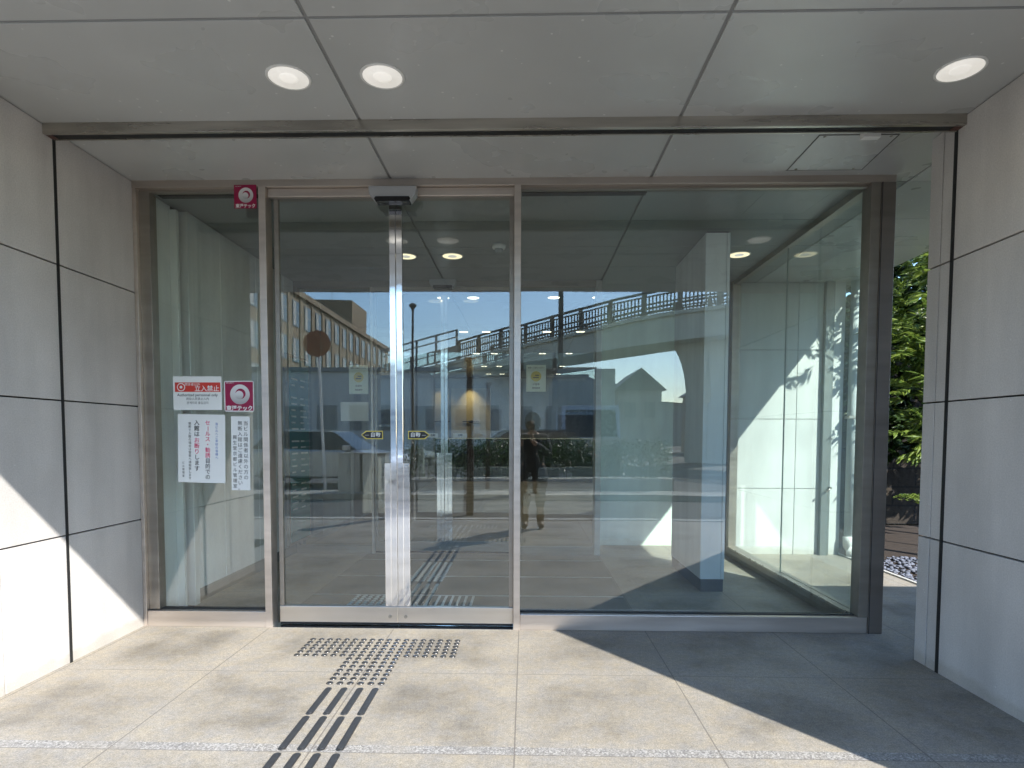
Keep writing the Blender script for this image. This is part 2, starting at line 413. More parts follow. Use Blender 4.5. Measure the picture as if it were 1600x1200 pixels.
for j, y in enumerate((6.95, 9.2, 11.6, 13.7, 15.4)):
    for i, x in enumerate((-.9, -.56, .35, .85)):
        downlight((x, y, ZC), 'small warm light in the lobby ceiling, ' + ['leftmost', 'second from left', 'third from left', 'rightmost'][i] + ', ' + ['nearest', 'second', 'third', 'fourth', 'farthest'][j] + ' row', 'lobby ceiling lights', LAMPL, .075, glow=4)

# ------------------------------------------------------------------ smoke detector, hatch, little box
t = thing('smoke_detector', (-.187, 5.06, ZC), 'round white smoke detector on the vestibule ceiling', 'smoke detector')
MB().lathe([(.055, 0), (.055, -.02), (.05, -.03), (.035, -.034)]).build('base', WHITE, t, smooth=True)
MB().lathe([(.034, -.033), (.034, -.055), (.024, -.062), (.004, -.063)]).build('sensor_head', simple('grey_mesh', (.35, .36, .36), .5), t, smooth=True)
t = thing('access_hatch', (1.76, 3.48, ZC), 'square grey access hatch in the ceiling near the right corner', 'access hatch')
MB().prism([(-.2, -.205), (.2, -.205), (.235, .205), (-.19, .205)], 2, -.0025, .002).build('hatch_panel', CEIL, t, bevel=.001)
hf = MB()
hf.box(-.206, .206, -.211, -.207, -.0022, .002).box(-.2, .24, .207, .211, -.0022, .002)
hf.prism([(-.206, -.207), (-.202, -.207), (-.192, .207), (-.196, .207)], 2, -.0022, .002).prism([(.202, -.207), (.206, -.207), (.241, .207), (.237, .207)], 2, -.0022, .002)
hf.build('hatch_gap', RUBBER, t)
for x, y in ((-.17, -.195), (.17, -.195), (-.15, .19), (.18, .19)): MB().lathe([(.008, 0), (.008, -.005), (.004, -.007)], (x, y, 0), 12).build('latch', STEEL, t)
t = MB().box(-.045, .045, -.018, .018, -.036, 0).build('sensor_box', WHITE, bevel=.004, loc=(1.80, 3.24, ZC))
tag(t, 'small white box sensor on the ceiling just behind the steel shutter slot', 'sensor')

# ------------------------------------------------------------------ entrance screen (fixed frame and side panes)
sc = thing('glass_screen', (0, YF, 0), 'bronze framed fixed glass screen around the outer sliding doors', 'glass screen')
MB().box(XL + .0, 2.246, 0, .1, 2.738, ZC + .002).build('header', HEAD, sc, bevel=.002)
MB().box(XL + .02, 2.1, .035, .075, 2.722, 2.738).build('head_gasket', FRAME_D, sc)
MB().box(-1.56, -.035, .03, .09, 2.688, 2.737).build('door_header', FRAME, sc, bevel=.003)
MB().box(-1.555, -.04, .04, .092, 2.680, 2.688).build('door_track', FRAME_D, sc)
MB().box(XL + .002, XL + .024, 0, .1, 0, 2.738).build('jamb', FRAME, sc, bevel=.002)
MB().box(XL + .024, XL + .092, .028, .1, .104, 2.722).build('jamb_recess', FRAME_D, sc, bevel=.002)
MB().box(-1.604, -1.56, -.004, .09, 0, 2.738).build('mullion', FRAME, sc, bevel=.002)
MB().box(-.035, .006, -.004, .09, 0, 2.738).build('mullion', FRAME, sc, bevel=.002)
MB().box(2.10, 2.158, .0, .1, .1, 2.738).build('corner_post', FRAME_D, sc, bevel=.002)
MB().box(2.160, 2.246, -.002, .12, 0, 2.738).build('corner_post', brushed('brown_steel', (.24, .21, .185), .5), sc, bevel=.003)
MB().box(2.162, 2.166, -.0045, -.002, 0, 2.738).build('post_groove', BLACK, sc)
MB().box(XL + .024, -1.604, .006, .1, 0, .1).build('bottom_rail', FRAME, sc, bevel=.003)
MB().box(.006, 2.158, .006, .1, 0, .098).build('bottom_rail', FRAME, sc, bevel=.003)
MB().box(XL + .03, -1.604, .05, .09, .1, .107).build('glazing_gasket', RUBBER, sc); MB().box(.006, 2.1, .05, .09, .098, .104).build('glazing_gasket', RUBBER, sc)
MB().box(XL + .09, -1.604, .066, .076, .105, 2.722).build('glass_pane', GLASS_F, sc)
MB().box(.006, 2.10, .066, .076, .102, 2.722).build('glass_pane', GLASS_F, sc)
MB().box(XL + .1, -1.62, .105, .16, 2.73, ZC - .002).build('blind_slot', BLACK, sc); MB().box(.01, .785, .105, .16, 2.73, ZC - .002).build('blind_slot', BLACK, sc)
MB().box(-1.56, -.035, .0, .14, .0, .003).build('threshold', MIRROR, sc)

def sliding_door(y, x0, x1, side, label, group, w=.04, top=2.682):
    """side=+1: meeting stile at x1"""
    d = thing('sliding_door', (x0, y, 0), label, 'sliding door', group)
    L = x1 - x0
    if side > 0: sa, sb, oa, ob, ka, kb = L - w, L - .0015, 0, .028, L - .079, L - w - .0005
    else: sa, sb, oa, ob, ka, kb = .0015, w, L - .028, L, w + .0005, .079
    MB().box(sa, sb, 0, .034, .13, top - .002).build('meeting_stile', MIRROR, d, bevel=.002)
    MB().box(min(ka, kb), max(ka, kb), .0, .030, .13, 1.045).build('push_plate', MIRROR, d, bevel=.0015)
    MB().box(oa, ob, .002, .03, .13, top).build('rear_stile', FRAME_D, d, bevel=.002)
    MB().box(0, L, -.002, .036, .024, .128).build('bottom_rail', DOORR if y < 5 else FRAME_D, d, bevel=.003)
    MB().box(0.002, L - .002, .006, .03, .008, .024).build('brush_seal', BLACK, d)
    MB().box(.0, L, .0, .034, top - .0, top + .03).build('top_rail', FRAME_D, d)
    g0, g1 = (ob, ka) if side > 0 else (kb, oa)
    MB().box(min(ob if side > 0 else .04, 9), (sa if side > 0 else oa), .012, .022, .128, top).build('glass_pane', GLASS_F, d)
    kx = L - .05 if side > 0 else .05
    MB().tube([(kx, -.008, .065), (kx, .0, .065)], .011, 14).build('lock', STEEL, d)
    return d
sliding_door(3.812, -1.532, -.772, 1, 'left leaf of the outer glass sliding doors with polished steel edge', 'outer sliding doors')
sliding_door(3.812, -.772, -.037, -1, 'right leaf of the outer glass sliding doors with polished steel edge', 'outer sliding doors')

def door_sensor(loc, label, w=.29):
    t = thing('door_sensor', loc, label, 'door sensor')
    h = w / 2
    MB().prism([(-h, .085), (-h + .004, .04), (-h + .035, .0), (h - .035, 0), (h - .004, .04), (h, .085)], 1, 0, .07).build('housing', SILVER, t, bevel=.004)
    MB().prism([(-h + .045, -.006), (-h + .035, .010), (-h + .045, .022), (h - .045, .022), (h - .035, .010), (h - .045, -.006)], 1, -.003, .066).build('lens', simple('black_lens', (.01, .01, .012), .15), t)
    return t
door_sensor((-.766, 3.70, 2.628), 'grey automatic door sensor above the outer sliding doors')
door_sensor((-.795, 6.12, 2.695), 'grey automatic door sensor above the inner sliding doors', .27)

# ------------------------------------------------------------------ side glass of the vestibule
ss = thing('side_screen', (2.15, YF + .12, 0), 'frameless side glass wall of the vestibule on a bronze base rail', 'glass screen')
MB().box(-.045, .045, 0, 2.36, 0, .1).build('base_rail', FRAME_D, ss, bevel=.003)
MB().box(-.03, .03, 0, 2.36, 2.735, ZC + .002).build('head_rail', FRAME_D, ss, bevel=.002)
MB().box(-.005, .005, 0, 1.155, .1, 2.735).build('glass_pane', GLASS_S, ss)
MB().box(-.005, .005, 1.161, 2.34, .1, 2.735).build('glass_pane', GLASS_S, ss)
MB().box(-.005, .005, 1.1552, 1.1608, .1, 2.735).build('silicone_joint', simple('silicone', (.2, .25, .23), .4), ss)
MB().box(-.04, .04, 2.34, 2.42, 0, ZC - .002).build('end_post', FRAME_D, ss, bevel=.003)
MB().box(-.055, -.045, 0.02, 2.34, .085, .1).build('glazing_bead', STEEL, ss)

# ------------------------------------------------------------------ pillar inside
t = thing('pillar', (1.41, 4.755, 0), 'pale rectangular pillar standing inside the vestibule', 'pillar')
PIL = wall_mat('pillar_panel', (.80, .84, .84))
MB().box(0, .158, 0, .02, .1, ZC - .01).box(.162, .185, 0, .02, .1, ZC - .01).box(0, .02, .0205, .95, .1, ZC - .01).box(.165, .185, .0205, .95, .1, ZC - .01).box(0.021, .164, .93, .95, .1, ZC - .01).build('cladding', PIL, t, bevel=.001)
MB().box(.012, .174, .012, .94, .0, ZC).build('core', RUBBER, t)
MB().box(.006, .18, .006, .945, 0, .098).build('plinth', simple('dark_plinth', (.10, .105, .11), .5), t)

# ------------------------------------------------------------------ second line of doors
YD = 6.2
s2 = thing('inner_screen', (0, YD, 0), 'slim framed inner glass screen dividing vestibule and lobby', 'glass screen')
MB().box(XL + .062, .80, 0, .09, 2.722, ZC + .002).build('header', FRAME_D, s2, bevel=.002)
MB().box(-1.53, -.05, .01, .07, 2.685, 2.721).build('door_header', HEAD, s2, bevel=.002)
MB().box(-1.545, -1.52, 0, .08, 0, 2.721).build('mullion', FRAME, s2, bevel=.002)
MB().box(-.052, -.022, 0, .08, 0, 2.721).build('mullion', FRAME, s2, bevel=.002)
MB().box(XL + .064, XL + .1, 0, .08, 0, 2.721).build('jamb', FRAME_D, s2)
MB().box(.742, .80, -.02, .15, 0, 2.775).build('jamb', brushed('pale_jamb', (.50, .50, .47), .45), s2, bevel=.003)
MB().box(XL + .1, -1.546, .0, .08, 0, .08).build('bottom_rail', FRAME_D, s2, bevel=.002); MB().box(-.022, .742, 0, .08, 0, .08).build('bottom_rail', FRAME_D, s2, bevel=.002)
MB().box(XL + .1, -1.546, .03, .04, .08, 2.721).build('glass_pane', GLASS_F, s2)
MB().box(-.022, .742, .03, .04, .08, 2.721).build('glass_pane', GLASS_F, s2)
sliding_door(YD + .02, -1.515, -.795, 1, 'left leaf of the inner glass sliding doors seen through the outer doors', 'inner sliding doors', .036, 2.65)
sliding_door(YD + .02, -.795, -.055, -1, 'right leaf of the inner glass sliding doors seen through the outer doors', 'inner sliding doors', .036, 2.65)

def wall_y(name, y, x0s, label, m, thick=.2, Z=ZJ, joints=True):
    t = thing(name, (x0s[0], y, 0), label, 'wall'); p = MB(); g = .003
    for i in range(len(x0s) - 1):
        for k in range(len(Z) - 1):
            p.box(x0s[i] - x0s[0] + (g if i else 0), x0s[i + 1] - x0s[0] - g, 0, .02, Z[k] + (g if k else 0), Z[k + 1] - g)
    p.build('cladding', m, t, bevel=.001)
    MB().box(.002, x0s[-1] - x0s[0] - .002, .012, thick, 0, Z[-1] - .001).build('core', JG, t)
    return t
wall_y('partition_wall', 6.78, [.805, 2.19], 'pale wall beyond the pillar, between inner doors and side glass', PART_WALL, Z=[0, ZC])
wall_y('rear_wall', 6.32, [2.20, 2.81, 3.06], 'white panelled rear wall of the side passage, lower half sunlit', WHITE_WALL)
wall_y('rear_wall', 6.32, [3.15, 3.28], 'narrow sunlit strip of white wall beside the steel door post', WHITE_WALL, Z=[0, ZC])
t = thing('steel_door_post', (3.06, 6.27, 0), 'grey steel door post with lever handle in the rear wall', 'door post')
MB().box(0, .088, 0, .2, 0, ZC).build('post', simple('grey_steel', (.16, .18, .17), .45, metal=.3), t, bevel=.003)
MB().tube([(.075, -.0, .70), (.075, -.05, .70), (.02, -.055, .66)], .009).build('lever_handle', STEEL, t, smooth=True)
t = thing('downpipe', (3.35, 6.26, 0), 'pale rainwater downpipe in the corner by the garden', 'downpipe')
MB().tube([(0, 0, .16), (0, 0, ZC)], .05, 20).build('pipe', simple('pipe_grey', (.42, .46, .46), .4), t, smooth=True)
MB().tube([(0, 0, .2), (0, -.01, .1), (0.0, -.06, .05), (0, -.12, .045)], .06, 16).build('pipe_shoe', WHITE, t, smooth=True)
MB().box(-.06, .06, -.055, .06, 1.4, 1.43).build('clip', STEEL, t)

# ------------------------------------------------------------------ lobby
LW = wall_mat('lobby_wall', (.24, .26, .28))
t = thing('lobby_wall', (-1.2, 16.3, 0), 'grey rear wall of the dim lobby with dark lower half', 'wall')
MB().box(-1.9, 5, 0, .2, 1.15, ZC).build('upper_wall', LW, t)
MB().box(-1.9, 5, -.03, .19, 0, 1.148).build('dark_dado', simple('dark_panelling', (.018, .016, .014), .35), t)
t = thing('lobby_side_wall', (XL, 7.2, 0), 'dark left side wall of the lobby beyond the directory board', 'wall')
MB().box(-.3, 0, 0, 9.2, 0, ZC).build('side_panel', LW, t)
t = thing('lobby_side_wall', (3.2, 6.98, 0), 'grey right side wall of the lobby', 'wall')
MB().box(0, .2, 0, 9.4, 0, ZC).build('side_panel', LW, t)
t = thing('lobby_return_wall', (.84, 6.99, 0), 'lobby wall behind the pale partition', 'wall')
MB().box(0, 2.36, 0, .1, 0, ZC).build('side_panel', LW, t)
def lit_panel(x0, x1, label, e):
    t = thing('wall_panel', ((x0 + x1) / 2, 16.22, 1.15), label, 'wall panel')
    w = (x1 - x0) / 2
    MB().box(-w, w, 0, .06, 0, 1.33).build('panel', simple('beige_panel', (.50, .46, .36), .6), t)
    MB().tube([(-.22, -.02, .45), (.22, -.02, .45)], .012).lathe([(.05, 0), (.06, .05), (.02, .08)], (0, -.04, .42), 10).build('ornament', TXT, t)
    l = bpy.data.lights.new('lamp', 'SPOT'); l.energy = e; l.spot_size = R(80); l.spot_blend = 1; l.color = (1, .72, .36); l.shadow_soft_size = .03
    lo = bpy.data.objects.new('lamp', l); COL.objects.link(lo); lo.parent = t; lo.location = (0, -.30, 1.50); lo.rotation_euler = (R(17), 0, 0)
lit_panel(-1.95, -.9, 'wide beige lobby panel under a bright warm spotlight', 10)
lit_panel(-2.38, -2.02, 'narrow beige lobby panel under a weaker warm spotlight', 4)
# directory board
t = thing('directory_board', (XL + .08, 5.90, .12), 'teal glass tenant directory board at the far end of the left vestibule wall', 'directory board')
MB().box(0, .03, 0, .58, 0, 1.9).build('frame', FRAME_D, t)
MB().box(.031, .036, .03, .55, .03, 1.87).build('glass_face', simple('teal_face', (.10, .24, .24), .12), t)
d = MB()
for i in range(22):
    z = .35 + i * .062
    if i % 7 == 5: continue
    for j in range(2): d.box(.0365, .0375, .07 + j * .24, .07 + j * .24 + random.uniform(.09, .20), z, z + .016)
d.build('name_strips', PAPER, t)

# ------------------------------------------------------------------ lettering
_fonts = {}
def glyphs(bm, s, x, z, size, align='LEFT', rot=0, bold=0):
    cu = bpy.data.curves.new('t', 'FONT'); cu.body = s; cu.size = size; cu.align_x = align; cu.align_y = 'CENTER'
    cu.resolution_u = 3; cu.offset = bold * size
    o = bpy.data.objects.new('t', cu); COL.objects.link(o)
    dg = bpy.context.evaluated_depsgraph_get(); dg.update()
    me = bpy.data.meshes.new_from_object(o.evaluated_get(dg))
    me.transform(Matrix.Translation((x, 0, z)) @ Matrix.Rotation(R(90), 4, 'X') @ Matrix.Rotation(rot, 4, 'Z'))
    bm.from_mesh(me)
    bpy.data.objects.remove(o); bpy.data.curves.remove(cu); bpy.data.meshes.remove(me)
def letters(parent, items, m, y=-.0012, name='lettering'):
    bm = bmesh.new()
    for it in items:
        s, x, z, size = it[:4]; kw = it[4] if len(it) > 4 else {}
        if kw.get('vert'):
            step = kw.get('step', size * 1.05)
            for k, ch in enumerate(s):
                if ch == ' ': continue
                r = -math.pi / 2 if ch in 'ー' else 0
                glyphs(bm, ch, x, z - k * step, size, 'CENTER', r, kw.get('bold', 0))
        else: glyphs(bm, s, x, z, size, kw.get('align', 'CENTER'), 0, kw.get('bold', 0))
    for v in bm.verts: v.co.y += y
    me = bpy.data.meshes.new(name); bm.to_mesh(me); bm.free(); me.materials.append(m)
    o = bpy.data.objects.new(name, me); COL.objects.link(o); o.parent = parent
    return o
YP = YG - .008   # pasted on the outer face of the left pane
def sheet(name, x0, x1, z0, z1, label, cat, m, tilt=0, y=YP, r=0, th=.0012):
    t = thing(name, ((x0 + x1) / 2, y, (z0 + z1) / 2), label, cat)
    t.rotation_euler.y = tilt
    w, h = (x1 - x0) / 2, (z1 - z0) / 2
    pts = []
    for cx_, cz, a0 in ((w - r, h - r, 0), (-w + r, h - r, 90), (-w + r, -h + r, 180), (w - r, -h + r, 270)):
        for k in range(5 if r else 1): a = R(a0 + 22.5 * k); pts.append((cx_ + r * math.cos(a), cz + r * math.sin(a)))
    MB().prism(pts, 1, 0, th).build('sheet', m, t)
    return t, w, h
def disc(parent, x, z, r, m, y, name='disc', r0=0, n=36):
    b = MB(); v = []
    pts = [(x + r * math.cos(k * 2 * math.pi / n), z + r * math.sin(k * 2 * math.pi / n)) for k in range(n)]
    b.prism(pts, 1, y, y + .0004)
    return b.build(name, m, parent)
# red banner notice
t, w, h = sheet('notice', -2.2, -1.888, 1.378, 1.59, 'white rectangular notice with a red no-entry banner, top left of the pasted sheets', 'notice', PAPER, r=.003)
MB().box(-w + .012, w - .008, -.0008, 0, h - .098, h - .038).build('banner', RED, t)
letters(t, [('関係者以外', -w + .125, h - .052, .020), ('立入禁止', .062, h - .079, .040, dict(bold=.012))], PAPER, -.0014)
disc(t, -w + .052, h - .068, .026, PAPER, -.0014, 'emblem'); disc(t, -w + .052, h - .068, .021, RED, -.0018, 'emblem'); disc(t, -w + .052, h - .068, .009, PAPER, -.0022, 'emblem')
letters(t, [('Authorized personnel only', 0, h - .118, .024, dict(bold=.01)), ('闲杂人员禁止入内', 0, h - .143, .0185), ('관계자외 출입금지', 0, h - .168, .0185)], TXT)
# maroon stickers
def maroon(x0, x1, z0, z1, label, border, y=YP):
    t, w, h = sheet('sticker', x0, x1, z0, z1, label, 'sticker', PAPER if border else MAROON, r=.012 if border else .002, y=y)
    if border:
        pts = [(-w + .006, -h + .006), (w - .006, -h + .006), (w - .006, h - .006), (-w + .006, h - .006)]
        MB().prism(pts, 1, -.0006, 0).build('maroon_field', MAROON, t)
    cz = .012 * h / .1
    r = .66 * w
    disc(t, .06 * w, .12 * h, r, EMB, -.0012, 'emblem'); disc(t, .10 * w, .16 * h, r * .52, MAROON, -.0018, 'emblem'); disc(t, .02 * w, .08 * h, r * .42, EMB, -.0024, 'emblem')
    letters(t, [('東洋テック', 0.02 * w, -h * .80, w * .36, dict(bold=.03))], PAPER, -.0014)
    letters(t, [('SECURITY', -w * .60, h * .86, w * .12)], PAPER, -.0014)
maroon(-1.872, -1.682, 1.368, 1.562, 'white-edged maroon security sticker with silver ring, right of the red banner notice', True)
maroon(-1.748, -1.610, 2.603, 2.745, 'maroon security sticker with silver ring high in the pane corner', False, YF - .012)
# big white paper
t, w, h = sheet('notice', -2.178, -1.873, .915, 1.350, 'large white paper with vertical black, pink and blue writing', 'notice', PAPER, tilt=R(1.0), r=.002)
v = lambda **k: dict(vert=1, **k)
letters(t, [('当ビルへご来訪の皆様へ', .098, h - .06, .019, v(step=.0215))], BLUE)
letters(t, [('セールス・勧誘', .040, h - .055, .034, v(step=.0345, bold=.01)), ('お断り', -.030, h - .055 - .036 * 3.1, .036, v(step=.036, bold=.01))], PINK)
letters(t, [('目的での', .040, h - .055 - .0345 * 7, .034, v(step=.0345, bold=.01)), ('入館は', -.030, h - .055, .036, v(step=.036, bold=.01)), ('します', -.030, h - .055 - .036 * 6.1, .036, v(step=.036, bold=.01)),
            ('無断で入館の場合は警察へ通報致します', -.075, h - .06, .019, v(step=.0205)), ('ビル管理室', -.118, -h + .125, .017, v(step=.021))], TXT)
# narrow white strip
t, w, h = sheet('notice', -1.834, -1.714, .868, 1.338, 'narrow tall white strip with three columns of black vertical writing', 'notice', PAPER, tilt=R(.6), r=.002)
letters(t, [('当ビル関係者以外の方の', .034, h - .045, .031, v(step=.0345)), ('無断入館はご遠慮ください。', -.003, h - .045, .031, v(step=.0345)), ('興生堂京都ビル管理室', -.037, h - .135, .028, v(step=.0345))], TXT)
# automatic door labels on the glass
def arrow_label(x0, x1, z, y, label, point, m=YEL, hh=.026):
    t = thing('door_label', ((x0 + x1) / 2, y, z), label, 'door label', None)
    w = (x1 - x0) / 2
    def shape(k):
        a = w - k; b = hh - k
        if point == 0: return [(-a, -b), (a, -b), (a, b), (-a, b)]
        p = [(-a + .03, b), (-a, 0), (-a + .03, -b), (a, -b), (a, b)]
        return p if point < 0 else [(-x, zz) for x, zz in p]
    MB().prism(shape(0), 1, 0, .0006).build('border', m, t)
    MB().prism(shape(.005), 1, -.0006, 0).build('field', TXT if m is YEL else PAPER, t)
    if m is YEL:
        letters(t, [('自動', .022 * -point, 0, .033, dict(bold=.01)), ('—', -.032 * -point, 0, .025)], PAPER, -.0012)
    else: letters(t, [('自動', .0, 0, .026, dict(bold=.02))], TXT, -.0012)
YDG = 3.812 + .0105
arrow_label(-1.000, -.862, 1.222, YDG, 'yellow-edged black arrow label on the left outer door leaf', -1)
arrow_label(-.702, -.566, 1.222, YDG, 'yellow-edged black arrow label on the right outer door leaf', 1)
arrow_label(-.965, -.862, 1.222, YD + .031, 'small pale label on the left inner door leaf', 0, PAPER, .022)
arrow_label(-.705, -.562, 1.222, YD + .031, 'small pale label on the right inner door leaf', 0, PAPER, .022)
# papers on the inner glass
def poster(x0, x1, z0, z1, y, label, pic=True):
    t, w, h = sheet('poster', x0, x1, z0, z1, label, 'poster', PAPERG if pic else PAPER, y=y, r=.002)
    if pic:
        disc(t, 0, h * .15, w * .52, YEL, -.001, 'round_picture')
        MB().box(-w * .3, w * .28, -.0018, -.001, h * .02, h * .10).box(-w * .1, w * .3, -.0018, -.001, h * .18, h * .26).build('picture', simple('picture_ink', (.12, .10, .04), .6), t)
        letters(t, [('節電にご協力ください', 0, h * .78, w * .17), ('冷房中', 0, -h * .45, w * .25), ('開放厳禁', 0, -h * .72, w * .2)], TXT)
poster(-1.773, -1.577, 1.644, 1.94, YD + .026, 'pale green poster with yellow disc on the inner left door side')
poster(0.042, 0.242, 1.668, 1.94, YD + .026, 'pale green poster with yellow disc on the inner right pane')
poster(-1.863, -1.577, 1.368, 1.563, YD + .026, 'blank white landscape sheet on the inner glass below a poster', False)

# ------------------------------------------------------------------ tactile studs and bars
def stud_mesh():
    b = MB(); b.lathe([(.0175, 0), (.0165, .0035), (.012, .0062), (.006, .0070)], n=14)
    return b
st0 = stud_mesh().build('tactile_stud', STUD, smooth=True)
br0 = None
def bar():
    b = MB(); L, w = .289, .016; n = 8
    pts = [(w * math.cos(R(a)), L / 2 - w + w * math.sin(R(a))) for a in range(0, 181, 22)] + [(w * math.cos(R(a)), -L / 2 + w + w * math.sin(R(a))) for a in range(180, 361, 22)]
    o = thing('tactile_bar', (0, 0, 0), 'x', 'tactile bar')
    b.prism(pts, 2, 0, .003).build('steel_edge', STUD, o, bevel=.001)
    MB().prism([(x * .80, y * .925) for x, y in pts], 2, .003, .0052).build('black_insert', BARBLK, o, bevel=.001)
    return o
first = [True]
def stud(x, y, label, group):
    o = st0 if first[0] else st0.copy()
    if not first[0]: COL.objects.link(o)
    first[0] = False
    o.location = (x, y, .0002); tag(o, label, 'tactile stud', group)
XS = [-1.226 + .0509 * i for i in range(18)]
ORD = ['first', 'second', 'third', 'fourth', 'fifth', 'sixth', 'seventh', 'eighth', 'ninth', 'tenth', 'eleventh', 'twelfth', 'thirteenth', 'fourteenth', 'fifteenth', 'sixteenth', 'seventeenth', 'last']
ga, gb_ = 'tactile studs outside the outer doors', 'tactile studs inside the vestibule'
for j in range(6):
    for i, x in enumerate(XS): stud(x, 3.29 + j * .0515, f'steel stud in T head outside doors, {ORD[i]} from left, {ORD[5 - j]} row from doors', ga)
for j in range(7):
    for i, x in enumerate(XS[6:12]): stud(x, 3.24 - j * .0545, f'steel stud in T stem outside doors, {ORD[i]} from left, {ORD[j]} row below head', ga)
st1 = stud_mesh().build('tactile_stud', STUDL, smooth=True); f2 = [True]
def stud_in(x, y, label):
    o = st1 if f2[0] else st1.copy()
    if not f2[0]: COL.objects.link(o)
    f2[0] = False
    o.location = (x, y, .0042); tag(o, label, 'tactile stud', gb_)
for j in range(6):
    for i, x in enumerate(XS[:6]): stud_in(x, 4.285 + j * .0515, f'pale stud behind the left outer door leaf, {ORD[i]} from left, {ORD[j]} row inward')
for j in range(14):
    for i, x in enumerate(XS[6:12]): stud_in(x, 5.02 + j * .0545, f'pale stud in the narrow strip inside the vestibule, {ORD[i]} from left, {ORD[j]} row inward')
def pale_bar(x, y, L, w, label):
    b = MB(); pts = [(w * math.cos(R(a)), L / 2 - w + w * math.sin(R(a))) for a in range(0, 181, 30)] + [(w * math.cos(R(a)), -L / 2 + w + w * math.sin(R(a))) for a in range(180, 361, 30)]
    o = b.prism(pts, 2, 0, .005).build('tactile_bar', STUDL, bevel=.0015); o.location = (x, y, .0042)
    tag(o, label, 'tactile bar', 'pale tactile bars in the vestibule')
for i, x in enumerate(XS[12:]): pale_bar(x + .01, 4.41, .27, .0095, f'short pale tactile bar behind the right outer door leaf, {ORD[i]} from the door stiles')
for k in (0, 1):
    for i, x in enumerate((-.905, -.829, -.752, -.678)): pale_bar(x, 4.43 + k * .33, .30, .014, f'pale tactile bar behind the polished door stiles, {ORD[i]} from left, {["nearer", "farther"][k]} set')
b0 = bar(); fb = True
FOUR = ['leftmost', 'second from left', 'third from left', 'rightmost']
for k, y0 in enumerate((2.717, 2.416, 2.11, 1.805, 1.50, 1.195, .89)):
    for i, x in enumerate((-.905, -.829, -.752, -.678)):
        o = b0 if fb else copy_tree(b0); fb = False
        o.location = (x, y0, .0002)
        tag(o, f'black tactile bar with steel edge, {FOUR[i]}, {ORD[k]} row below the studs', 'tactile bar', 'tactile bars outside')
for k, y0 in enumerate((5.97,)):
    for i, x in enumerate((-.905, -.829, -.752, -.678)):
        o = copy_tree(b0); o.location = (x, y0, .0045)
        tag(o, f'black tactile bar before the inner doors, {FOUR[i]}, {ORD[k]} row inward', 'tactile bar', 'tactile bars in the vestibule')
b = MB()
for j in range(5):
    for i in range(32): b.lathe([(.0155, 0), (.0145, .003), (.006, .0052)], (-1.6 + i * .0525, .50 + j * .0525, .0002), 8)
tag(b.build('tactile_paving', STUD), 'row of round tactile studs at the porch edge', 'tactile paving', kind='stuff')
# entrance mat strips
t = thing('entrance_mat', (-1.58, 4.0, 0), 'brown recessed entrance mat with pale metal cross strips', 'entrance mat')
MB().box(0, 2.36, 0, 2.18, 0.0003, .004).build('mat_surface', simple('mat_weave', (.20, .185, .16), .8, var=.12, scale=3, bmp=.3, bscale=300), t)
for y in (.55, 1.18, 1.87): MB().box(0, 2.36, y, y + .016, .004, .0062).build('metal_strip', simple('pale_strip', (.55, .55, .52), .35, metal=.5), t)

# ------------------------------------------------------------------ side passage garden
t = thing('low_wall', (3.44, 3.23, 0), 'low garden wall beside the right stone pier', 'wall')
MB().box(0, 5.5, 0, .1, 0, 1.58).build('wall_body', WALL, t)
MB().box(-.004, 5.52, -.015, .115, 1.58, 1.62).build('coping', kerb_m, t)
soil = simple('soil', (.03, .02, .013), .95, var=.3, scale=20, bmp=.8)
tag(MB().box(3.27, 9, 3.34, 12, -.12, -.02).build('soil_bed', soil), kind='structure')
tag(MB().box(3.27, 3.30, 3.34, 7.5, -.12, .012).build('edging', kerb_m), kind='structure')
pb = MB()
pebm = simple('pebble_grey', (.11, .12, .15), .6, var=.45, scale=9)
for i in range(1500):
    x, y = random.uniform(3.32, 4.5), random.uniform(4.4, 6.2)
    r = random.uniform(.011, .025)
    mtx = Matrix.Translation((x, y, -.012 + random.uniform(0, .018))) @ Matrix.Rotation(random.uniform(0, 6), 4, 'Z') @ Matrix.Diagonal((r * random.uniform(.9, 1.5), r, r * .55, 1))
    bmesh.ops.create_icosphere(pb.bm, subdivisions=1, radius=1, matrix=mtx)
tag(pb.build('pebbles', pebm, smooth=True), 'blue grey pebbles covering the bed beside the paving', 'pebbles', kind='stuff')
def block_mat():
    m, t, b = mat('garden_block')
    br = N(t, 'ShaderNodeTexBrick', Scale=1.); br.inputs['Color1'].default_value = (.032, .024, .015, 1); br.inputs['Color2'].default_value = (.02, .015, .011, 1)
    br.inputs['Mortar'].default_value = (.008, .007, .006, 1); br.inputs['Mortar Size'].default_value = .012
    br.inputs['Brick Width'].default_value = .62; br.inputs['Row Height'].default_value = .26
    mp = N(t, 'ShaderNodeMapping'); mp.inputs['Rotation'].default_value = (R(90), 0, 0)
    t.links.new(coords(t), mp.inputs[0]); t.links.new(mp.outputs[0], br.inputs[0])
    nz = N(t, 'ShaderNodeTexNoise', Scale=14., Detail=6.); t.links.new(coords(t), nz.inputs[0])
    t.links.new(mix(t, 'MULTIPLY', 1., br.outputs[0], ramp(t, nz.outputs[0], [(.3, .6), (.7, 1.25)])), b.inputs['Base Color'])
    b.inputs['Roughness'].default_value = .9
    bump(t, b, nz.outputs[0], .6, .02)
    return m
t = thing('garden_wall', (3.0, 8.6, 0), 'dark brown stone block wall at the back of the garden', 'wall')
MB().box(0, 8, 0, .3, 0, 3.1).build('wall_body', block_mat(), t)

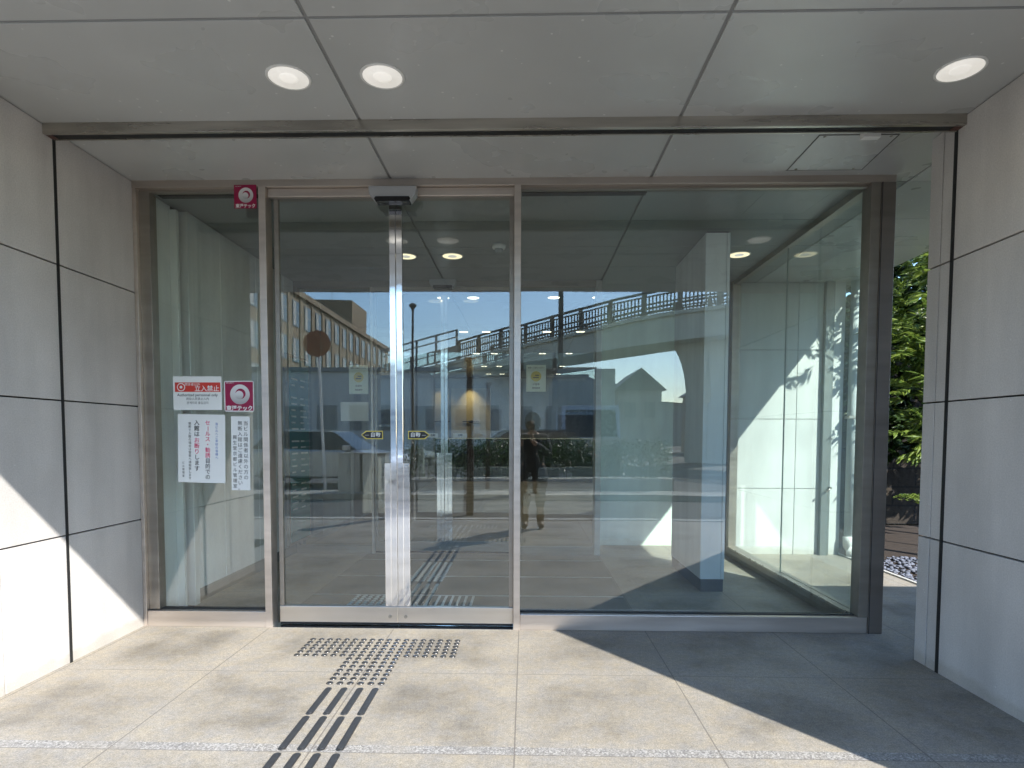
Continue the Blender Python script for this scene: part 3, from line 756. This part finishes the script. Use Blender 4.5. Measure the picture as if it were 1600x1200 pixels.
def leaf_mat(name, c1, c2):
    m, t, b = mat(name)
    oi = N(t, 'ShaderNodeNewGeometry')
    rnd = ramp(t, oi.outputs['Random Per Island'], [(0, c1), (1, c2)])
    t.links.new(rnd, b.inputs['Base Color']); b.inputs['Roughness'].default_value = .38
    b.inputs['Specular IOR Level'].default_value = .6
    tl = N(t, 'ShaderNodeBsdfTranslucent'); t.links.new(rnd, tl.inputs[0])
    mx = N(t, 'ShaderNodeMixShader'); mx.inputs[0].default_value = .35
    t.links.new(b.outputs[0], mx.inputs[1]); t.links.new(tl.outputs[0], mx.inputs[2])
    t.links.new(mx.outputs[0], t.nodes['Material Output'].inputs[0])
    return m
LEAF = leaf_mat('leaf_green', (.06, .115, .018), (.22, .29, .05))
LEAFD = leaf_mat('leaf_dark', (.02, .05, .012), (.05, .09, .02))
BARK = simple('bark', (.10, .075, .05), .9, var=.3, bmp=.6)
def leaf(bm, p, d, L, wd):
    d = d.normalized(); s = d.cross(Vector((random.uniform(-1, 1), random.uniform(-1, 1), random.uniform(.2, 1)))).normalized(); n = s.cross(d).normalized()
    q = [p, p + d * L * .4 + s * wd - n * wd * .25, p + d * L - n * L * .12, p + d * L * .4 - s * wd - n * wd * .25, p + d * L * .45 + n * wd * .1]
    v = [bm.verts.new(x) for x in q]
    bm.faces.new((v[0], v[1], v[4])); bm.faces.new((v[1], v[2], v[4])); bm.faces.new((v[2], v[3], v[4])); bm.faces.new((v[3], v[0], v[4]))
def tree(loc, label, clumps, m, H=1.2, L=.13, wd=.016, name='garden_tree', per=22, cat='tree'):
    t = thing(name, loc, label, cat)
    tb = MB(); cr = bmesh.new()
    tb.tube([(0, 0, 0), (.04, .02, H * .5), (.0, .05, H), (.02, 0, H * 1.6)], [.055, .045, .035, .015], 9)
    for (c, rad, n) in clumps:
        c = Vector(c)
        tb.tube([(0, .04, min(H, max(.2, c.z - .5))), tuple(Vector((0, 0, H)).lerp(c, .5)), tuple(c)], [.02, .014, .006], 6)
        for k in range(n):
            u = Vector((random.gauss(0, 1), random.gauss(0, 1), random.gauss(0, 1))).normalized()
            p0 = c + Vector((u.x * rad[0], u.y * rad[1], u.z * rad[2])) * (random.random() ** .45)
            tw = (u + Vector((random.uniform(-.5, .5), random.uniform(-.5, .5), random.uniform(-.2, .7)))).normalized() * random.uniform(.12, .26)
            for q in range(per // 2):
                f = (q + 1) / (per // 2)
                base = p0 + tw * f
                for sgn in (-1, 1):
                    sd_ = tw.cross(Vector((0, 0, 1))).normalized() * sgn
                    leaf(cr, base, sd_ * .8 + tw.normalized() * .55 + Vector((random.uniform(-.3, .3), random.uniform(-.3, .3), random.uniform(-.45, .25))), L * random.uniform(.7, 1.15), wd)
    tb.build('trunk', BARK, t, smooth=True)
    me = bpy.data.meshes.new('crown'); cr.to_mesh(me); cr.free(); me.materials.append(m)
    o = bpy.data.objects.new('crown', me); COL.objects.link(o); o.parent = t
    return t
tree((4.25, 6.35, 0), 'bright green leafy tree glimpsed between the glass corner and the right wall',
     [((-.15, -.2, 2.75), (.55, .5, .42), 75), ((-.2, -.1, 2.2), (.5, .45, .4), 75), ((-.1, -.25, 1.7), (.5, .4, .33), 60), ((-.1, -.35, 1.3), (.38, .3, .25), 34), ((.5, .1, 2.2), (.5, .5, .6), 60), ((-.50, -1.0, 2.95), (.30, .28, .24), 14), ((0, 0, 3.3), (.7, .6, .45), 55)], LEAF)
tree((5.3, 7.5, 0), 'dark evergreen shrub filling the back of the garden',
     [((0, 0, 1.7), (.9, .4, .9), 170), ((-.9, .1, 2.1), (.9, .4, .9), 240), ((-1.4, .2, 2.9), (.8, .4, .7), 170), ((.9, 0, 2.0), (.9, .5, .9), 70), ((-.2, 0, 3.2), (1.2, .5, .7), 200), ((-.6, 0, 1.2), (.6, .3, .3), 50)], LEAFD, L=.13, wd=.032, name='garden_shrub')
t = thing('fern', (4.55, 7.0, .0), 'small green fern low in the dark garden bed', 'plant')
fb_ = bmesh.new()
for k in range(16):
    a = k * 2.4; d = Vector((math.cos(a), math.sin(a), 1.1)).normalized()
    for q in range(10):
        p0 = Vector((0, 0, .45)) + d * q * .045 - Vector((0, 0, q * q * .003))
        for sgn in (-1, 1): leaf(fb_, p0, d.cross(Vector((0, 0, 1))) * sgn + d * .4, .09 - q * .005, .009)
me = bpy.data.meshes.new('fronds'); fb_.to_mesh(me); fb_.free(); me.materials.append(LEAF)
o = bpy.data.objects.new('fronds', me); COL.objects.link(o); o.parent = t
MB().tube([(0, 0, 0), (0, 0, .46)], .02, 8).build('stem', BARK, t)

# ------------------------------------------------------------------ upper storeys of this building
t = thing('upper_storeys', (-3.2, YE, ZC + .2), 'stone faced upper floors of the building above the porch ceiling', 'building')
MB().box(0, 6.63, .002, 15.4, 0, 6).build('storey_walls', WALL, t)
MB().box(-8, 0, 1.33, 15.4, -2.98, 6).build('storey_walls', WALL, t)

# ================================================================== across the street (seen in the glass)
# concrete footbridge; line: Y = -25.3 + .9 (X-5)
CONC = simple('bridge_concrete', (.55, .54, .45), .85, var=.12, scale=.6, bmp=.3, bscale=30)
STEELD = simple('bridge_railing', (.13, .11, .09), .6, var=.1)
ang = math.atan2(.9, 1)
t = thing('footbridge', (5, -25.3, 0), 'long concrete footbridge with railings rising across the street, reflected in the glass', 'bridge', rz=ang)
k_ = math.sqrt(1 + .81)
xa, xb = -16 * k_, 17 * k_
def ramp_down(b):
    """the bridge slopes down towards its left end"""
    for v in b.bm.verts:
        d = max(0., 6 - (5 + v.co.x / k_))
        wgt = min(1., max(0., (v.co.z - 5.92) / 1.2)) * .62 + .38
        v.co.z -= .10 * d * (wgt if v.co.z > 5.5 else 0)
    return b
def run(b, x0, x1, y0, y1, z0, z1, st=2.4):
    n = max(1, int((x1 - x0) / st))
    for i in range(n): b.box(x0 + (x1 - x0) * i / n, x0 + (x1 - x0) * (i + 1) / n, y0, y1, z0, z1)
    return b
ramp_down(run(run(MB(), xa, xb, -3.2, 0, 5.92, 7.22), xa, xb, -3.35, .15, 7.22, 7.42)).build('deck', CONC, t)
rl = MB()
for yy_ in (.05, -3.25):
    for z0, z1 in ((8.60, 8.72), (8.42, 8.48), (7.99, 8.06), (7.50, 7.58)): run(rl, xa + 8.6, xb, yy_ - .05, yy_ + .05, z0, z1)
    x = xa + 8.6
    while x < xb: rl.box(x, x + .20, yy_ - .07, yy_ + .07, 7.42, 8.70); x += 2.05
    x = xa + 8.6
    while x < xb: rl.box(x, x + .07, yy_ - .02, yy_ + .02, 7.58, 8.42); x += .21
ramp_down(rl).build('railing', STEELD, t)
rl = MB()
for z0, z1 in ((9.42, 9.54), (8.95, 9.03), (8.3, 8.4)): run(rl, xa, xa + 8.6, .1, .16, z0, z1)
for i in range(5): rl.box(xa + i * 2.12, xa + i * 2.12 + .13, .08, .18, 7.4, 9.5)
run(rl, xa, xa + 8.6, .12, .13, 7.5, 8.3)
ramp_down(rl).build('screen', simple('screen_sheet', (.30, .29, .26), .6), t)
def pier(x, w=2.3, rx=1.13, rz=2.7):
    b = MB()
    for s in (-1, 1):
        pts = [(x + s * w / 2, -.1), (x + s * w / 2, 5.90 - rz)] + [(x + s * (w / 2 + rx - rx * math.cos(R(a))), 5.90 - rz + rz * math.sin(R(a))) for a in range(10, 91, 10)] + [(x + s * .02, 5.90), (x + s * .02, 5.0), (x + s * .17, 4.0), (x + s * .17, 2.9), (x + s * .02, 2.88), (x + s * .02, -.1)]
        b.prism(pts, 1, -1.9, -1.2)
    return b
for x in (4.48, 14.8): pier(x).build('pier', CONC, t)
# warehouse beyond the bridge
t = thing('warehouse', (-21.6, -33, 0), 'long low grey building beneath the footbridge, reflected in the glass', 'building')
MB().box(0, 26.1, -8, 0, -.1, 5.5).build('wall', simple('blue_grey_cladding', (.62, .61, .59), .6, var=.06, scale=.5), t)
MB().box(-.2, 26.3, -8.2, .2, 5.5, 5.75).build('roof', simple('roof_edge', (.25, .25, .26), .6), t)
for i in range(11): MB().box(1 + i * 2.2, 2.3 + i * 2.2, .002, .03, 1.6, 3.2).build('window', simple('dull_window', (.16, .19, .22), .25), t)
# tan building left
TAN = simple('tan_render', (.27, .21, .14), .85, var=.12, scale=.4)
t = thing('school_building', (-22, -30, 0), 'long tan four-storey block with rows of tall windows, reflected in the glass', 'building')
MB().box(-14, 0, -60, 0, -.1, 14.6).build('wall', TAN, t)
MB().box(-14.1, .25, -60.1, .1, 14.6, 15.15).build('parapet', TAN, t)
WIN = simple('school_window', (.10, .13, .15), .15); BLD = simple('window_blind', (.45, .45, .42), .6)
wb = MB().box(0, .05, -1.6, 0, 0, 2.3); win0 = wb.build('window', WIN, t)
bl0 = MB().box(.05, .08, -.75, -.1, .1, 2.2).box(.05, .09, -1.6, 0, 1.25, 1.33).build('blind', BLD, win0)
fw_ = True
for k in range(4):
    for i in range(19):
        o = win0 if fw_ else copy_tree(win0, t); fw_ = False
        o.location = (.01, -1.4 - i * 3.05, 1.2 + k * 3.5)
ps = MB()
for i in range(20): ps.box(0.001, .10, -.7 - i * 3.05, -.2 - i * 3.05, 0, 14.5)
ps.build('pilasters', TAN, t)
MB().box(-8, -.3, -48, -40.5, 15.15, 18.6).build('roof_house', TAN, t)
MB().tube([(-4, -44, 18.6), (-4, -44, 21.5)], .04, 6).tube([(-5.2, -44, 21), (-2.8, -44, 21)], .03, 6).build('antenna', STEELD, t)
# houses
def house(x, y, w, d_, h, hr, label, m):
    t = thing('house', (x, y, 0), label, 'house')
    MB().box(0, w, -d_, 0, -.1, h).build('wall', m, t)
    MB().prism([(-.4, h), (w + .4, h), (w / 2, h + hr)], 1, -d_ - .3, .3).build('roof', simple('tile_roof', (.09, .09, .10), .6), t)
    for i in range(2): MB().box(w * (.15 + .45 * i), w * (.4 + .45 * i), .002, .04, h * .55, h * .8).build('window', WIN, t)
CREAM = simple('cream_render', (.40, .38, .34), .8)
house(7.6, -42, 3.4, 7, 4.9, 1.8, 'small house with dark roof under the bridge arch, reflected', CREAM)
house(3.5, -48, 5.0, 7, 5.6, 1.5, 'wider cream house beyond the truck, reflected', CREAM)
house(14, -40, 5, 7, 4.6, 1.9, 'house right of the bridge pier, reflected', CREAM)
house(11.4, -60, 2.4, 7, 5.2, 1.2, 'narrow distant house behind the bridge pier, reflected', CREAM)
house(20, -44, 8, 7, 5.6, 2.0, 'large house far right of the bridge, reflected', CREAM)
house(-36, -84, 60, 8, 6, 2.0, 'long distant terrace closing the view, reflected', CREAM)
# street lamp, sign, posts
t = thing('street_lamp', (-3.66, -12.3, -.12), 'slim dark street lamp with mushroom head, reflected in the glass', 'street lamp')
MB().tube([(0, 0, 0), (0, 0, 5.5)], [.055, .035], 10).build('pole', STEELD, t)
MB().lathe([(.03, 5.40), (.05, 5.48), (.12, 5.56), (.12, 5.60), (.03, 5.66)]).build('lamp_head', STEELD, t)
t = thing('utility_pole', (1.25, -14.3, -.12), 'dark utility pole before the footbridge, reflected in the glass', 'pole')
MB().tube([(0, 0, 0), (0, 0, 9)], [.10, .085], 12).build('pole', simple('dark_pole', (.06, .055, .05), .7), t)
MB().box(-.5, .5, -.05, .05, 8.3, 8.4).build('cross_arm', STEELD, t)
t = thing('road_sign', (-4.62, -6.32, -.13), 'round brown-backed road sign on a white leaning pole, reflected in the glass', 'road sign')
MB().tube([(0, 0, 0), (-.14, 0, 3.8)], .03, 10).build('pole', WHITE, t)
MB().prism([(-.14 + .31 * math.cos(R(a)), 3.45 + .31 * math.sin(R(a))) for a in range(0, 360, 30)], 1, .035, .05).build('sign_plate', simple('brown_back', (.24, .085, .03), .6), t)
t = thing('wooden_post', (-.9, -2.61, -.13), 'square brown post on the roadside, reflected in the glass', 'post')
MB().box(-.055, .055, -.055, .055, 0, 2.6).build('post', simple('brown_wood', (.05, .03, .022), .7), t, bevel=.008)
MB().box(-.09, .09, -.09, .09, 2.6, 2.65).build('cap', STEELD, t)
# cabinets
def cabinet(x, label):
    t = thing('utility_cabinet', (x, -5.45, -.01), label, 'cabinet', 'roadside cabinets')
    MB().box(0, .5, -.35, 0, .08, .84).build('body', simple('cabinet_beige', (.48, .48, .43), .5), t, bevel=.008)
    MB().box(.01, .49, -.34, -.01, 0, .08).build('base', kerb_m, t)
    MB().box(-.015, .515, -.365, .015, .84, .87).build('lid', simple('cabinet_lid', (.38, .38, .34), .5), t)
    for i in (0, 1):
        dd = MB().box(.012 + i * .242, .246 + i * .242, .001, .012, .1, .82).build('door', simple('cabinet_door', (.50, .50, .45), .5), t, bevel=.003)
        MB().box(.215 + i * .06, .23 + i * .06, .012, .03, .42, .52).build('handle', STEELD, dd)
cabinet(-4.05, 'left one of two low beige roadside cabinets, reflected'); cabinet(-3.5, 'right one of two low beige roadside cabinets, reflected')
# planter hedge
def hedge(x, y, w, label):
    t = thing('hedge', (x, y, 0), label, 'hedge')
    MB().box(0, w, -.8, 0, -.13, .22).build('kerb_edging', kerb_m, t)
    cr = bmesh.new()
    for i in range(int(900 * w)):
        p0 = Vector((random.uniform(.05, w - .05), random.uniform(-.75, -.05), .2 + random.random() ** .6 * (.85 + .12 * math.sin(i)))); leaf(cr, p0, Vector((random.gauss(0, 1), random.gauss(0, 1), random.gauss(.4, 1))), .09, .022)
    me = bpy.data.meshes.new('foliage'); cr.to_mesh(me); cr.free(); me.materials.append(LEAFD)
    o = bpy.data.objects.new('foliage', me); COL.objects.link(o); o.parent = t
    sb = MB()
    for i in range(int(w * 5)): sb.tube([(.1 + i * .2, -.4, .1), (.12 + i * .2, -.42, .9)], .012, 5)
    sb.build('stems', BARK, t)
hedge(-2.8, -6.3, 2.7, 'left dark clipped hedge across the street, reflected'); hedge(.3, -6.5, 3.2, 'right dark clipped hedge across the street, reflected')
# cars
def car(loc, rz, label, paint, H=1.45):
    t = thing('parked_car', loc, label, 'car', 'cars parked across the street', rz)
    GLS = simple('car_glass', (.012, .014, .016), .06); TY = simple('tyre', (.02, .02, .02), .8)
    prof = [(-2.1, .32), (-2.15, .62), (-2.05, .88), (-1.9, .95), (-1.15, 1.0), (1.0, 1.0), (1.9, .84), (2.12, .66), (2.15, .34), (1.9, .25), (-1.9, .25)]
    MB().prism(prof, 1, -.84, .84).build('body', paint, t, bevel=.06)
    cab = MB(); lo = [(-1.95, 1.0), (1.05, 1.0)]; 
    v = []
    for (x0, x1, yy_, z) in ((-1.95, 1.1, .80, .985), (-1.55, .35, .62, H)):
        v.append([cab.bm.verts.new(c) for c in ((x0, -yy_, z), (x1, -yy_, z), (x1, yy_, z), (x0, yy_, z))])
    cab.bm.faces.new(v[1]); 
    for k in range(4): cab.bm.faces.new((v[0][k], v[0][(k + 1) % 4], v[1][(k + 1) % 4], v[1][k]))
    cab.bm.faces.new(v[0]); cab.build('windows', GLS, t, bevel=.05)
    MB().box(-1.5, .3, -.6, .6, H - .02, H + .015).build('roof', paint, t, bevel=.012)
    for x in (-1.3, 1.32):
        for y in (-.84, .84):
            s_ = 1 if y > 0 else -1
            w_ = MB().tube([(x, y - s_ * .16, .31), (x, y + s_ * .02, .31)], .31, 24).build('wheel', TY, t)
            MB().tube([(x, y + s_ * .021, .31), (x, y + s_ * .03, .31)], .2, 18).build('rim', SILVER, w_)
    for y in (-.6, .6):
        MB().box(2.1, 2.17, y - .16, y + .16, .62, .76).build('headlight', WHITE, t, bevel=.02)
        MB().box(-2.17, -2.1, y - .14, y + .14, .68, .88).build('tail_light', RED, t, bevel=.02)
    for y in (-.92, .92): MB().box(.75, .95, y - .07, y + .07, .98, 1.12).build('door_mirror', paint, t, bevel=.02)
SV = simple('silver_paint', (.42, .43, .44), .25, metal=.6, var=.02); DK = simple('dark_paint', (.02, .022, .03), .15, var=.02)
car((-5.3, -8.9, -.13), R(8), 'silver car parked left behind the cabinets, reflected', SV)
car((-.2, -8.9, -.13), R(184), 'dark car parked behind the hedge, reflected', DK, 1.5)
t = thing('box_truck', (2.2, -14.2, -.13), 'grey box truck parked under the footbridge, reflected', 'truck', rz=R(90))
MB().box(-4.2, 0, -1.05, 1.05, .9, 3.75).build('cargo_box', simple('box_grey', (.30, .32, .31), .5), t, bevel=.03)
MB().prism([(.05, .5), (1.75, .5), (1.8, 1.3), (1.45, 2.35), (.05, 2.4)], 1, -.98, .98).build('cab', SV, t, bevel=.05)
MB().prism([(1.2, 1.35), (1.83, 1.35), (1.5, 2.2), (1.2, 2.2)], 1, -.86, .86).build('windscreen', simple('dark_screen', (.012, .014, .016), .06), t)
MB().box(-4.1, 1.5, -.5, .5, .5, .88).build('chassis', RUBBER, t)
for x in (-3.2, .95):
    for y in (-.9, .9): MB().tube([(x, y - .13, .42), (x, y + .13, .42)], .42, 22).build('wheel', RUBBER, t)

# ------------------------------------------------------------------ the photographer (seen as a reflection)
CLO = simple('dark_coat_cloth', (.022, .022, .026), .85, var=.2, scale=20); SKIN = simple('skin', (.42, .26, .18), .55); HAIR = simple('black_hair', (.008, .007, .006), .9, spec=.1)
BOOT = simple('brown_boot_leather', (.14, .085, .05), .6)
def skinned(name, verts, edges, radii, m, parent, root=0, sub=2):
    me = bpy.data.meshes.new(name); me.from_pydata(verts, edges, []); me.materials.append(m)
    o = bpy.data.objects.new(name, me); COL.objects.link(o); o.parent = parent
    sk = o.modifiers.new('skin', 'SKIN'); sk.use_smooth_shade = True
    for i, r in enumerate(radii):
        q = me.skin_vertices[0].data[i]; q.radius = r if isinstance(r, tuple) else (r, r)
    me.skin_vertices[0].data[root].use_root = True
    ss_ = o.modifiers.new('sub', 'SUBSURF'); ss_.levels = sub; ss_.render_levels = sub
    return o
# z measured for a figure of 1.56 m, slightly stooped over the phone
P = thing('person', (.13, -.36, 0), 'person in dark coat and brown boots holding up a phone, reflected in the glass', 'person')
V = [(0, 0, .80), (0, .0, 1.0), (0, .02, 1.16), (0, .05, 1.25), (0, .085, 1.31), (0, .10, 1.39), (0, .095, 1.45)]
E_ = [(i, i + 1) for i in range(6)]
Rr = [(.14, .11), (.13, .10), (.145, .10), (.06, .055), (.048, .048), (.078, .085), (.06, .07)]
for s in (-1, 1):
    b_ = len(V)
    V += [(s * .155, .03, 1.19), (s * .20, .10, .98), (s * .085 - .07, .275, 1.13), (s * .07 - .085, .315, 1.175)]
    E_ += [(2, b_), (b_, b_ + 1), (b_ + 1, b_ + 2), (b_ + 2, b_ + 3)]
    Rr += [.052, .041, .030, (.022, .03)]
    hnd = b_ + 3
    for k in range(4):      # fingers closed round the phone edge
        f = len(V); z = 1.155 + .019 * k
        V += [(s * .083 - .085, .335, z + .012), (s * .088 - .085, .35 + .003 * k, z + .016), (s * .066 - .085, .352, z + .018)]
        E_ += [(hnd, f), (f, f + 1), (f + 1, f + 2)]; Rr += [.009, .0085, .0075]
    f = len(V); V += [(s * .060 - .085, .305, 1.185), (s * .045 - .085, .322, 1.205)]; E_ += [(hnd, f), (f, f + 1)]; Rr += [.010, .009]
    l = len(V)
    V += [(s * .085, 0, .74), (s * .095, .03, .42), (s * .10, -.01, .09), (s * .105, .05, .045), (s * .11, .13, .03)]
    E_ += [(0, l), (l, l + 1), (l + 1, l + 2), (l + 2, l + 3), (l + 3, l + 4)]
    Rr += [.085, .058, .036, .036, .028]
skinned('body', V, E_, Rr, SKIN, P)
skinned('coat', [(0, -.005, .42), (0, -.005, .80), (0, .0, 1.0), (0, .02, 1.15), (0, .045, 1.235)] + [(s * x, y, z) for s in (-1, 1) for (x, y, z) in ((.16, .03, 1.185), (.205, .10, .98))] + [(-.16, .262, 1.12), (.02, .262, 1.12)],
        [(0, 1), (1, 2), (2, 3), (3, 4), (3, 5), (5, 6), (6, 9), (3, 7), (7, 8), (8, 10)], [(.25, .19), (.21, .16), (.165, .135), (.165, .12), (.075, .07), .075, .064, .075, .064, .05, .05], CLO, P, 2)
for s in (-1, 1):
    skinned('trousers', [(s * .085, 0, .70), (s * .095, .03, .42), (s * .10, -.005, .26)], [(0, 1), (1, 2)], [.10, .075, .06], CLO, P)
    skinned('boot', [(s * .10, -.008, .30), (s * .10, -.01, .10), (s * .105, .05, .05), (s * .11, .14, .038)], [(0, 1), (1, 2), (2, 3)], [.062, .052, .048, .038], BOOT, P)
hb = MB(); bmesh.ops.create_uvsphere(hb.bm, u_segments=20, v_segments=14, radius=1, matrix=Matrix.Translation((0, .066, 1.40)) @ Matrix.Diagonal((.108, .100, .135, 1)))
hb.build('hair', HAIR, P, smooth=True)
fb2 = MB()
for s in (-1, 1): bmesh.ops.create_icosphere(fb2.bm, subdivisions=1, radius=.011, matrix=Matrix.Translation((s * .03, .176, 1.405)))
fb2.build('eyes', TXT, P, smooth=True)
MB().prism([(.172, 1.40), (.200, 1.372), (.172, 1.365)], 0, -.011, .011).build('nose', SKIN, P)
MB().box(-.022, .022, .168, .182, 1.338, 1.346).build('mouth', simple('lips', (.3, .1, .09), .5), P)
t = thing('phone', (.045, -.03, 1.19), 'dark smartphone held up in both hands, reflected in the glass', 'phone')
MB().box(-.076, .076, -.008, 0, -.036, .036).build('case', simple('phone_case', (.015, .015, .018), .3), t, bevel=.003)
MB().box(-.07, -.045, .0, .002, .005, .03).build('camera_bump', simple('lens_glass', (.005, .005, .008), .1), t)
